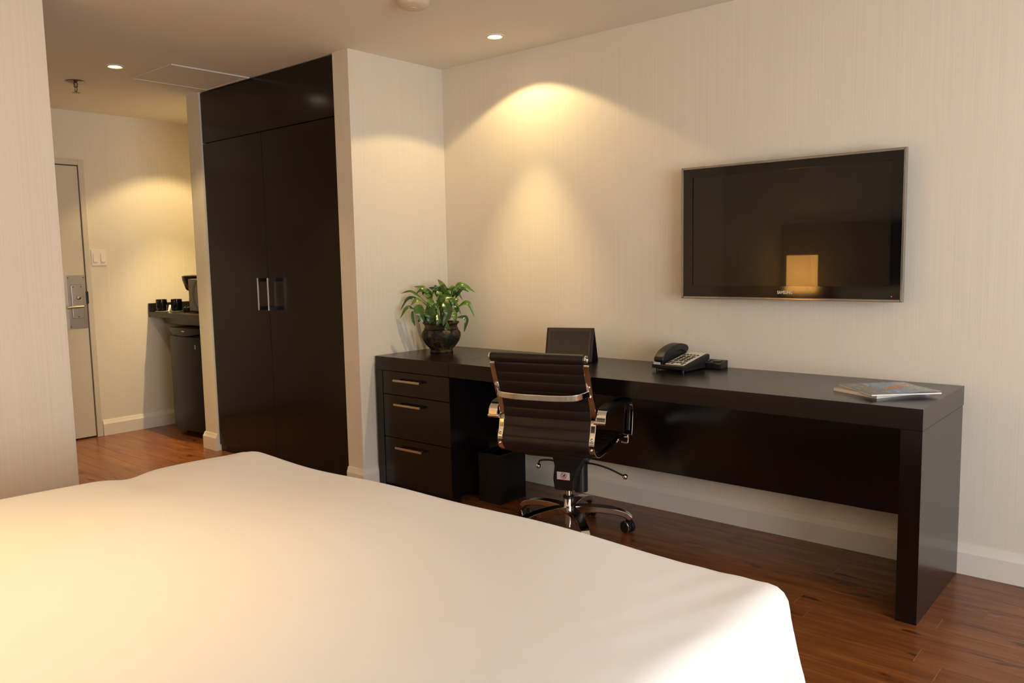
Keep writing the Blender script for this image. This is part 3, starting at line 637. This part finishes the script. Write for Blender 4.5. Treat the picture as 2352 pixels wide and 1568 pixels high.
SPEC = [((980, 320), (945, 200), (850, 80), 120, -0.02, 0.2), ((700, 350), (600, 235), (420, 205), 100, 0.0, 0.5), ((560, 410), (380, 290), (195, 320), 66, 0.02, 0.7),
        ((560, 470), (330, 410), (165, 630), 74, 0.0, 0.4), ((430, 600), (310, 575), (178, 770), 78, 0.05, 0.3), ((400, 640), (415, 780), (450, 910), 70, 0.06, 0.0),
        ((500, 520), (560, 640), (620, 830), 215, 0.10, 0.1), ((700, 560), (730, 720), (720, 870), 210, 0.075, 0.0), ((990, 485), (1070, 650), (970, 895), 190, 0.125, 0.1),
        ((1130, 300), (1290, 180), (1545, 335), 120, 0.02, 0.6), ((1180, 420), (1280, 280), (1375, 235), 80, 0.05, 0.3), ((1220, 580), (1410, 515), (1522, 775), 105, 0.04, 0.4),
        ((1210, 770), (1370, 790), (1325, 1045), 100, 0.05, 0.2), ((1175, 640), (1185, 760), (1150, 860), 95, 0.09, 0.0), ((870, 700), (895, 800), (860, 888), 105, 0.115, 0.1),
        ((1045, 860), (1035, 930), (1000, 1000), 90, 0.118, 0.1), ((640, 330), (690, 380), (700, 430), 110, 0.04, 0.3), ((840, 260), (790, 250), (690, 230), 90, 0.0, 0.4),
        ((880, 330), (960, 220), (1030, 240), 120, 0.0, 0.4), ((860, 480), (960, 390), (1150, 400), 130, 0.07, 0.5), ((700, 430), (750, 470), (820, 560), 110, 0.08, 0.3),
        ((1100, 420), (1150, 470), (1170, 580), 110, 0.08, 0.1), ((600, 480), (480, 440), (370, 550), 90, 0.05, 0.4), ((1180, 420), (1220, 440), (1190, 520), 70, 0.05, 0.2),
        ((900, 560), (840, 540), (755, 610), 100, 0.09, 0.3), ((760, 400), (700, 300), (680, 240), 110, 0.03, 0.2), ((1000, 420), (1060, 320), (1110, 290), 120, 0.04, 0.3),
        ((560, 330), (590, 310), (560, 370), 50, -0.03, 0.3), ((1000, 600), (1060, 700), (1080, 800), 120, 0.08, 0.1), ((820, 600), (790, 720), (800, 860), 150, 0.05, 0.0),
        ((640, 700), (660, 800), (600, 860), 130, 0.06, 0.1), ((1040, 420), (1080, 500), (1120, 640), 120, 0.06, 0.0), ((950, 380), (900, 440), (880, 560), 150, 0.05, 0.0),
        ((1180, 560), (1200, 640), (1180, 700), 90, 0.03, 0.0), ((540, 780), (530, 800), (515, 840), 60, 0.06, 0.2), ((900, 300), (880, 340), (860, 430), 120, 0.03, 0.1)]
for a, m, b, wd, dep, tn in SPEC: leaf(zp(*a), zp(*m), zp(*b), wd*KZ, dep, tn, dep*1.25 if dep > 0 else dep*1.1)
for k in range(14):   # foliage on the wall side, seen only between the others
    an = random.uniform(0, 1)*PI; u = math.cos(an)*random.uniform(0.02, 0.13); dp = -random.uniform(0.01, 0.09)
    z0 = random.uniform(0.22, 0.32); leaf((u*0.5, z0), (u*0.9, z0+0.06), (u*1.4, z0+random.uniform(-0.03, 0.05)), 0.042, dp, 0.4)

# ------------------------------------------------------------------ tablet in a folding case
t = thing('tablet', 'black tablet propped in a folding case behind the chair', 'tablet', loc=(1.115, -0.245, HD), rz=math.radians(20))
lean = math.radians(17); ca, sa = math.cos(lean), math.sin(lean)
def slab(mb_pts, y0, z0, a, x0, x1, l0, l1, t0, t1):
    """panel leaning about x: l along height, t thickness towards the back"""
    P = []
    for x in (x0, x1):
        for l_, tt in ((l0, t0), (l1, t0), (l1, t1), (l0, t1)):
            P.append((x, y0+l_*math.sin(a)+tt*math.cos(a), z0+l_*math.cos(a)-tt*math.sin(a)))
    return mb_pts.add(P, [(0, 1, 2, 3), (7, 6, 5, 4), (0, 4, 5, 1), (1, 5, 6, 2), (2, 6, 7, 3), (3, 7, 4, 0)])
CASEM = mat('case_edge', (0.03, 0.026, 0.018), 0.35)
TSCR = mat('tablet_glass', (0.016, 0.014, 0.014), 0.12)
slab(MB(), -0.03, 0.004, lean, -0.125, 0.125, 0, 0.178, 0, 0.014).build('case_front', LEATHER, t, True, 0.005)
slab(MB(), -0.03, 0.004, lean, -0.103, 0.103, 0.016, 0.160, -0.0022, -0.0012).build('tablet_screen', TSCR, t)
slab(MB(), -0.03, 0.004, lean, -0.114, 0.114, 0.009, 0.170, -0.0012, 0.0).build('tablet_bezel', CASEM, t, True, 0.0005)
slab(MB(), 0.105, 0.0015, math.radians(-22), -0.125, 0.125, 0, 0.186, -0.006, 0).build('case_back', LEATHER, t, True, 0.002)

# ------------------------------------------------------------------ telephone
t = thing('desk_telephone', 'black desk telephone with pale keypad panel', 'telephone', loc=(1.722, -0.185, HD), rz=math.radians(-5))
pw, pd = 0.088, 0.108
side = [(-pd, 0.012), (pd-0.01, 0.040), (pd, 0.046), (pd, 0.066), (pd-0.008, 0.070), (0.03, 0.059), (-pd+0.01, 0.034), (-pd, 0.030)]
MB().prism(side, 'x', -pw, pw).build('base', BLACKP, t, True, 0.004)
MB().prism([(-pd+0.03, 0.004), (pd-0.02, 0.004), (pd-0.02, 0.040), (-pd+0.03, 0.016)], 'x', -pw+0.012, pw-0.012).build('stand', BLACKP, t, True, 0.003)
for fx in (-0.07, 0.07): MB().cyl((fx, -pd+0.02, 0), 0.007, 0.016, n=12).build('foot', BLACKP, t, True)
def surf(y): return 0.030+(y+pd)*(0.058-0.030)/(0.138)+0.001
def plate(name, m, xa, xb, ya, yb_, h0, h1, parent, bev=0):
    return MB().add([(x, y, surf(y)+h) for h in (h0, h1) for x, y in ((xa, ya), (xb, ya), (xb, yb_), (xa, yb_))], [(3, 2, 1, 0), (4, 5, 6, 7), (0, 1, 5, 4), (1, 2, 6, 5), (2, 3, 7, 6), (3, 0, 4, 7)]).build(name, m, parent, bev > 0, bev)
FACE = mat('phone_face', (0.74, 0.68, 0.60), 0.5)
fp = plate('face_plate', FACE, -0.018, 0.080, -pd+0.008, pd-0.02, 0.001, 0.004, t, 0.001)
RED = mat('red_key', (0.25, 0.02, 0.015), 0.5)
for r in range(4):
    for c_ in range(3): plate('key', BLACKP, -0.003+c_*0.026, 0.014+c_*0.026, -0.052+r*0.021, -0.041+r*0.021, 0.004, 0.0065, fp)
for k in range(5): plate('key', BLACKP, -0.013+k*0.018, -0.002+k*0.018, 0.038, 0.046, 0.004, 0.006, fp)
for k in range(5): plate('key', BLACKP, -0.012+k*0.018, 0.0+k*0.018, -0.076, -0.067, 0.004, 0.006, fp)
for k in (0, 1, 4): plate('key', RED if k == 0 else BLACKP, -0.012+k*0.018, 0.0+k*0.018, -0.093, -0.085, 0.004, 0.006, fp)
top = [(q.y, q.z) for q in bez([(0, -0.106, 0.050), (0, -0.098, 0.068), (0, -0.062, 0.094), (0, -0.005, 0.112), (0, 0.045, 0.117), (0, 0.085, 0.110), (0, 0.104, 0.100), (0, 0.108, 0.088)], 24)]
low = [(0.104, 0.076), (0.068, 0.076), (0.052, 0.086), (0.01, 0.084), (-0.03, 0.074), (-0.052, 0.058), (-0.060, 0.046), (-0.100, 0.042)]
MB().prism(top+low, 'x', -0.080, -0.028).build('handset', BLACKP, t, True, 0.007, 3)
MB().prism([(-0.098, 0.032), (0.100, 0.066), (0.100, 0.0755), (0.068, 0.0755), (0.052, 0.0845), (0.01, 0.0825), (-0.03, 0.0725), (-0.052, 0.0565), (-0.060, 0.0445), (-0.098, 0.0405)], 'x', -0.076, -0.034).build('handset_cradle', BLACKP, t, True, 0.002)
box('name_label', STICK, -0.078, -0.040, -pd-0.0008, -pd+0.0005, 0.0305, 0.041, t, 0)
t = thing('desk_power_outlet', 'small black power outlet box behind the telephone', 'power outlet', loc=(1.815, -0.052, HD), rz=0)
MB().prism([(-0.036, 0), (0.036, 0), (0.036, 0.036), (-0.030, 0.028), (-0.036, 0.022)], 'x', -0.062, 0.062).build('housing', BLACKP, t, True, 0.002)
for fx in (-0.028, 0.028): MB().add([(fx+sx*0.018, y, 0.0285+(y+0.03)*0.121+h) for h in (0.0004, 0.003) for sx, y in ((-1, -0.016), (1, -0.016), (1, 0.018), (-1, 0.018))], [(3, 2, 1, 0), (4, 5, 6, 7), (0, 1, 5, 4), (1, 2, 6, 5), (2, 3, 7, 6), (3, 0, 4, 7)]).build('socket', BLACKG, t)

# ------------------------------------------------------------------ magazines
def mk_cover(name, seed):
    m = mat(name, (0.1, 0.1, 0.1), 0.25, spec=0.5); n, l = nd(m)
    tc = n.new('ShaderNodeTexCoord'); sp = n.new('ShaderNodeSeparateXYZ'); l.new(tc.outputs['Object'], sp.inputs[0])
    nz = n.new('ShaderNodeTexNoise'); nz.inputs['Scale'].default_value = 14; nz.inputs['Detail'].default_value = 3; l.new(tc.outputs['Object'], nz.inputs['Vector'])
    ad = n.new('ShaderNodeMath'); ad.operation = 'MULTIPLY_ADD'; ad.inputs[1].default_value = 3.6; l.new(sp.outputs[1], ad.inputs[0])
    sc = n.new('ShaderNodeMath'); sc.operation = 'MULTIPLY'; sc.inputs[1].default_value = 0.35; l.new(nz.outputs['Fac'], sc.inputs[0]); l.new(sc.outputs[0], ad.inputs[2])
    r = ramp(m, ad.outputs[0], [(0.2, (0.085, 0.08, 0.06)), (0.46, (0.12, 0.105, 0.075)), (0.54, (0.10, 0.22, 0.36)), (0.85, (0.15, 0.26, 0.40)), (1.0, (0.26, 0.30, 0.30))]); l.new(r.outputs[0], bsdf(m).inputs['Base Color']); return m
COVER = mk_cover('magazine_cover', 1)
COVER2 = mat('plain_cover', (0.30, 0.22, 0.16), 0.35); SKINP = mat('cover_print_tan', (0.45, 0.20, 0.10), 0.35); WPRINT = mat('cover_print_white', (0.80, 0.79, 0.76), 0.35)
t = thing('magazine', 'thick magazine lying underneath on the desk end', 'magazine', loc=(2.686, -0.488, HD), rz=math.atan2(-0.453, 0.89), group='magazines on the desk')
MB().box(-0.21, 0, 0, 0.26, 0.0, 0.0125).build('pages', PAPERW, t, True, 0.0008); MB().box(-0.2105, 0.0, 0, 0.26, 0.0126, 0.0135).build('cover', COVER2, t)
a_ = math.atan2(0.70, 0.71)-PI/2
t = thing('magazine', 'glossy blue magazine lying on top at the desk end', 'magazine', loc=(2.678, -0.520, HD), rz=a_, group='magazines on the desk')
MW, MH = 0.255, 0.262
def sheet(z0, th, lift):
    vs = []; n, k = 14, 10
    for h in (0, th):
        for j in range(n+1):
            for i in range(k+1):
                u, v = i/k, j/n
                vs.append((-MW*(1-u)+0.0, MH*v, z0+h+lift(u, v)))
    q = k+1; K = q*(n+1); fs = []
    for j in range(n):
        for i in range(k): f = (j*q+i, j*q+i+1, (j+1)*q+i+1, (j+1)*q+i); fs += [tuple(x+K for x in f), f[::-1]]
    for j in range(n):
        for i in (0, k): fs.append((j*q+i, (j+1)*q+i, (j+1)*q+i+K, j*q+i+K))
    for i in range(k):
        for j in (0, n): fs.append((j*q+i, j*q+i+1, j*q+i+1+K, j*q+i+K))
    return MB().add(vs, fs)
# rests on the thick one, its far end hanging a little lower
drop = lambda u, v: 0.0
sheet(0.0140, 0.0045, drop).build('pages', PAPERW, t, True)
lift = lambda u, v: drop(u, v)+0.0042*sm(0.25, 0.75, v)*sm(0.2, 1.0, u)
cv = sheet(0.0188, 0.0006, lift).build('cover', COVER, t, True)
def onc(x, y): u = 1+x/MW; v = y/MH; return 0.0196+lift(u, v)
def blob(name, m, cx, cy, rx, ry, rot=0):
    n = 20; vs = [(cx, cy, onc(cx, cy))]
    for i in range(n):
        q = 2*PI*i/n; x, y = rx*math.cos(q), ry*math.sin(q); X, Y = cx+x*math.cos(rot)-y*math.sin(rot), cy+x*math.sin(rot)+y*math.cos(rot); vs.append((X, Y, onc(X, Y)))
    return vs, [(0, i+1, (i+1) % n+1) for i in range(n)]
pp = MB().add(*blob('', 0, -0.125, 0.150, 0.028, 0.046, 0.5)).add(*blob('', 0, -0.155, 0.195, 0.024, 0.042, 0.5)).build('cover_portrait_print', SKINP, cv)
tt = MB()
for i, x in enumerate([-0.222, -0.205, -0.185, -0.165, -0.148, -0.128, -0.108, -0.088, -0.07, -0.05, -0.032]):   # tall masthead strokes, not legible in the picture
    y0 = 0.200+0.006*math.sin(i*1.7); y1 = 0.243+0.004*math.cos(i*2.3)
    for a, b in ((y0, (y0+y1)/2), ((y0+y1)/2, y1)):
        tt.add([(x+dx, y, onc(x+dx, y)+0.0001) for dx, y in ((-0.0028, a), (0.0028, a), (0.0028, b), (-0.0028, b))], [(0, 1, 2, 3)])
for k in range(16):
    x, y = random.uniform(-0.23, -0.03), random.uniform(0.012, 0.17); wx = random.uniform(0.01, 0.03)
    tt.add([(x+dx, y+dy, onc(x+dx, y+dy)+0.0001) for dx, dy in ((-wx/2, 0), (wx/2, 0), (wx/2, 0.003), (-wx/2, 0.003))], [(0, 1, 2, 3)])
tag(tt.build('cover_lettering', WPRINT, cv), kind='stuff')

# ------------------------------------------------------------------ hall: switch, counter, fridge, appliances
t = thing('light_switch', 'white double light switch beside the entry door', 'light switch', (XF, -0.925, 1.36))
box('cover_plate', WHITEP, XF+0.0003, XF+0.006, -0.981, -0.872, 1.300, 1.421, t, 0.002)
for y in (-0.954, -0.899):
    d = box('rocker_frame', WHITEP, XF+0.006, XF+0.008, y-0.017, y+0.017, 1.326, 1.395, t, 0.0005)
    MB().prism([(XF+0.008, 1.33), (XF+0.014, 1.33), (XF+0.010, 1.362), (XF+0.009, 1.391), (XF+0.008, 1.391)], 'y', y-0.014, y+0.014).build('rocker', WHITEP, d)
t = thing('kitchenette_counter', 'dark wall-hung counter in the kitchenette niche', 'counter', (-2.28, -0.29, 0.85))
KX1 = -1.772
COUNT = mk_wood('counter_laminate', (0.020, 0.013, 0.0085), (0.034, 0.022, 0.014), 0.28, False)
box('worktop', COUNT, XF+0.002, KX1, -0.578, -0.002, 0.889, 0.927, t, 0.002)
box('side_splash', BLACKP, XF+0.002, XF+0.020, -0.576, -0.022, 0.928, 0.995, t, 0.001)
box('back_splash', BLACKP, XF+0.021, KX1, -0.020, -0.002, 0.928, 0.995, t, 0.001)
MB().prism([(XF+0.06, 0.888), (XF+0.13, 0.835), (KX1-0.02, 0.835), (KX1-0.02, 0.888)], 'y', -0.50, -0.47).build('support_rail', COUNT, t)
t = thing('mini_fridge', 'black mini fridge under the kitchenette counter', 'fridge', (-2.23, -0.33, 0))
FX0, FX1 = -2.455, -1.995
FRM = mat('fridge_black', (0.006, 0.0058, 0.0052), 0.36, spec=0.32)
box('cabinet', FRM, FX0, FX1, -0.540, -0.06, 0.022, 0.822, t, 0.004)
for fx in (FX0+0.04, FX1-0.04):
    for fy in (-0.50, -0.10): MB().cyl((fx, fy, 0), 0.015, 0.022, n=12).build('foot', BLACKP, t)
n = 14; arcp = [(FX0+(FX1-FX0)*i/n, -0.585-0.022*math.sin(PI*i/n)**0.8) for i in range(n+1)]
door_pts = arcp+[(FX1, -0.542), (FX0, -0.542)]
d = MB().prism(door_pts, 'z', 0.05, 0.758).build('door', FRM, t, True)
# handle band: a smile-shaped scoop below the top edge
hb = MB(); vs = []
for i in range(n+1):
    x, y = arcp[i]; s_ = math.sin(PI*i/n); vs += [(x, y, 0.822), (x, y, 0.812), (x, y+0.003, 0.790-0.028*s_), (x, y+0.020, 0.775-0.012*s_), (x, y+0.022, 0.758), (x, -0.542, 0.758), (x, -0.542, 0.822)]
hb.add(vs, [(i*7+j, i*7+(j+1) % 7, (i+1)*7+(j+1) % 7, (i+1)*7+j) for i in range(n) for j in range(7)]+[tuple(range(7)), tuple(range(n*7, n*7+7))])
hb.build('door_handle_band', FRM, d, True)
box('energy_label', mat('label_blue', (0.25, 0.32, 0.42), 0.5), FX1-0.075, FX1-0.052, -0.5965, -0.5945, 0.672, 0.705, d, 0)
bd = MB().box((FX0+FX1)/2+0.0, (FX0+FX1)/2+0.045, -0.6085, -0.6065, 0.796, 0.803).build('badge', STEEL, d)
# mugs with saucers
def mug(x, y, label, ang):
    t = thing('mug', label, 'mug', loc=(x, y, 0.9272+0.006), rz=ang, group='mugs on the kitchenette counter')
    MB().lathe([(0.001, 0), (0.034, 0), (0.040, 0.004), (0.0415, 0.02), (0.0415, 0.092), (0.0385, 0.092), (0.038, 0.012), (0.001, 0.010)], n=32, cap=False).build('cup', BLACKG, t, True)
    MB().tube(bez([(0.040, 0, 0.078), (0.066, 0, 0.075), (0.072, 0, 0.045), (0.060, 0, 0.022), (0.040, 0, 0.018)], 16), 0.0055, 8, ref=(0, 1, 0)).build('handle', BLACKG, t, True)
def coaster(x, y, label):
    o = MB().lathe([(0.001, 0), (0.044, 0), (0.050, 0.004), (0.050, 0.0055), (0.001, 0.0055)], (0, 0, 0), n=32, cap=False).build('saucer', WHITEP, None, True); o.location = (x, y, 0.9272)
    tag(o, label, 'saucer', 'saucers on the kitchenette counter')
coaster(-2.70, -0.515, 'white saucer under the mug nearest the counter edge'); mug(-2.70, -0.515, 'black mug nearest the counter edge with handle turned out', math.radians(-50))
coaster(-2.61, -0.437, 'white saucer under the mug next to the coffee maker'); mug(-2.61, -0.437, 'black mug next to the coffee maker', math.radians(-40))
# coffee maker
t = thing('coffee_maker', 'black drip coffee maker at the back of the kitchenette counter', 'coffee maker', loc=(-2.485, -0.30, 0.9275))
MB().prism(rrect(-0.075, 0.075, -0.11, 0.11, 0.03), 'z', 0, 0.025).build('base', BLACKP, t, True, 0.003)
MB().prism(rrect(-0.075, 0.075, 0.03, 0.11, 0.02), 'z', 0.025, 0.20).build('water_tank', BLACKP, t, True, 0.003)
MB().lathe([(0.001, 0.165), (0.045, 0.165), (0.058, 0.178), (0.080, 0.250), (0.082, 0.278), (0.06, 0.285), (0.001, 0.287)], (0, -0.055, 0), n=32, cap=False).build('brew_basket', BLACKG, t, True)
cf = MB().lathe([(0.001, 0.027), (0.046, 0.027), (0.054, 0.06), (0.050, 0.10), (0.038, 0.13), (0.040, 0.137), (0.001, 0.135)], (0, -0.04, 0), n=28, cap=False).build('carafe', BLACKG, t, True)
MB().tube(bez([(0.03, -0.08, 0.12), (0.05, -0.105, 0.11), (0.05, -0.10, 0.065), (0.035, -0.075, 0.05)], 14), 0.006, 8).build('carafe_handle', BLACKP, cf, True)
# small oven with round window
t = thing('countertop_oven', 'grey countertop oven with round door window in the kitchenette', 'oven', (-2.15, -0.35, 0.9275))
OX0, OX1, OY0 = -2.335, -1.90, -0.475
GREYP = mat('oven_grey', (0.085, 0.075, 0.062), 0.35)
box('body', GREYP, OX0, OX1, OY0+0.02, -0.12, 0.940, 1.186, t, 0.006)
d = box('door', GREYP, OX0+0.002, OX1-0.002, OY0, OY0+0.0195, 0.942, 1.184, t, 0.004)
cx, cz = (OX0+OX1)/2-0.03, 1.062
vs, fs = ring_xz(cx, cz, 0.105, 0.13, OY0-0.002, 44); MB().add(vs, fs).build('window_ring', BLACKG, d)
vs, fs = ring_xz(cx, cz, 0.001, 0.105, OY0-0.001, 44); MB().add(vs, fs).build('window_glass', mat('oven_window', (0.05, 0.045, 0.04), 0.15), d)
for fx in (OX0+0.04, OX1-0.04):
    for fy in (OY0+0.05, -0.16): MB().cyl((fx, fy, 0.9275), 0.012, 0.0135, n=12).build('foot', BLACKP, t)

# small things among the mugs
t = thing('sugar_packet', 'white paper packet leaning between the two black mugs', 'packet', loc=(-2.665, -0.462, 0.9275), rz=math.radians(35))
MB().add([(-0.018, -0.012, 0.0), (0.018, -0.012, 0.0), (0.018, 0.014, 0.052), (-0.018, 0.014, 0.052), (-0.018, -0.008, 0.0), (0.018, -0.008, 0.0), (0.018, 0.016, 0.051), (-0.018, 0.016, 0.051)], [(3, 2, 1, 0), (4, 5, 6, 7), (0, 1, 5, 4), (1, 2, 6, 5), (2, 3, 7, 6), (3, 0, 4, 7)]).build('packet_body', PAPERW, t, True, 0.001)
box('packet_flap', WHITEP, -0.016, 0.016, 0.0145, 0.0155, 0.046, 0.051, t, 0)
t = thing('sugar_bowl', 'small black sugar bowl in front of the grey oven', 'bowl', loc=(-2.43, -0.448, 0.9275))
MB().lathe([(0.001, 0), (0.024, 0), (0.028, 0.006), (0.028, 0.034), (0.025, 0.036), (0.001, 0.036)], n=24, cap=False).build('bowl_body', BLACKP, t, True)
MB().lathe([(0.001, 0.036), (0.026, 0.0365), (0.026, 0.039), (0.006, 0.042), (0.005, 0.047), (0.001, 0.048)], n=24, cap=False).build('lid', BLACKG, t, True)
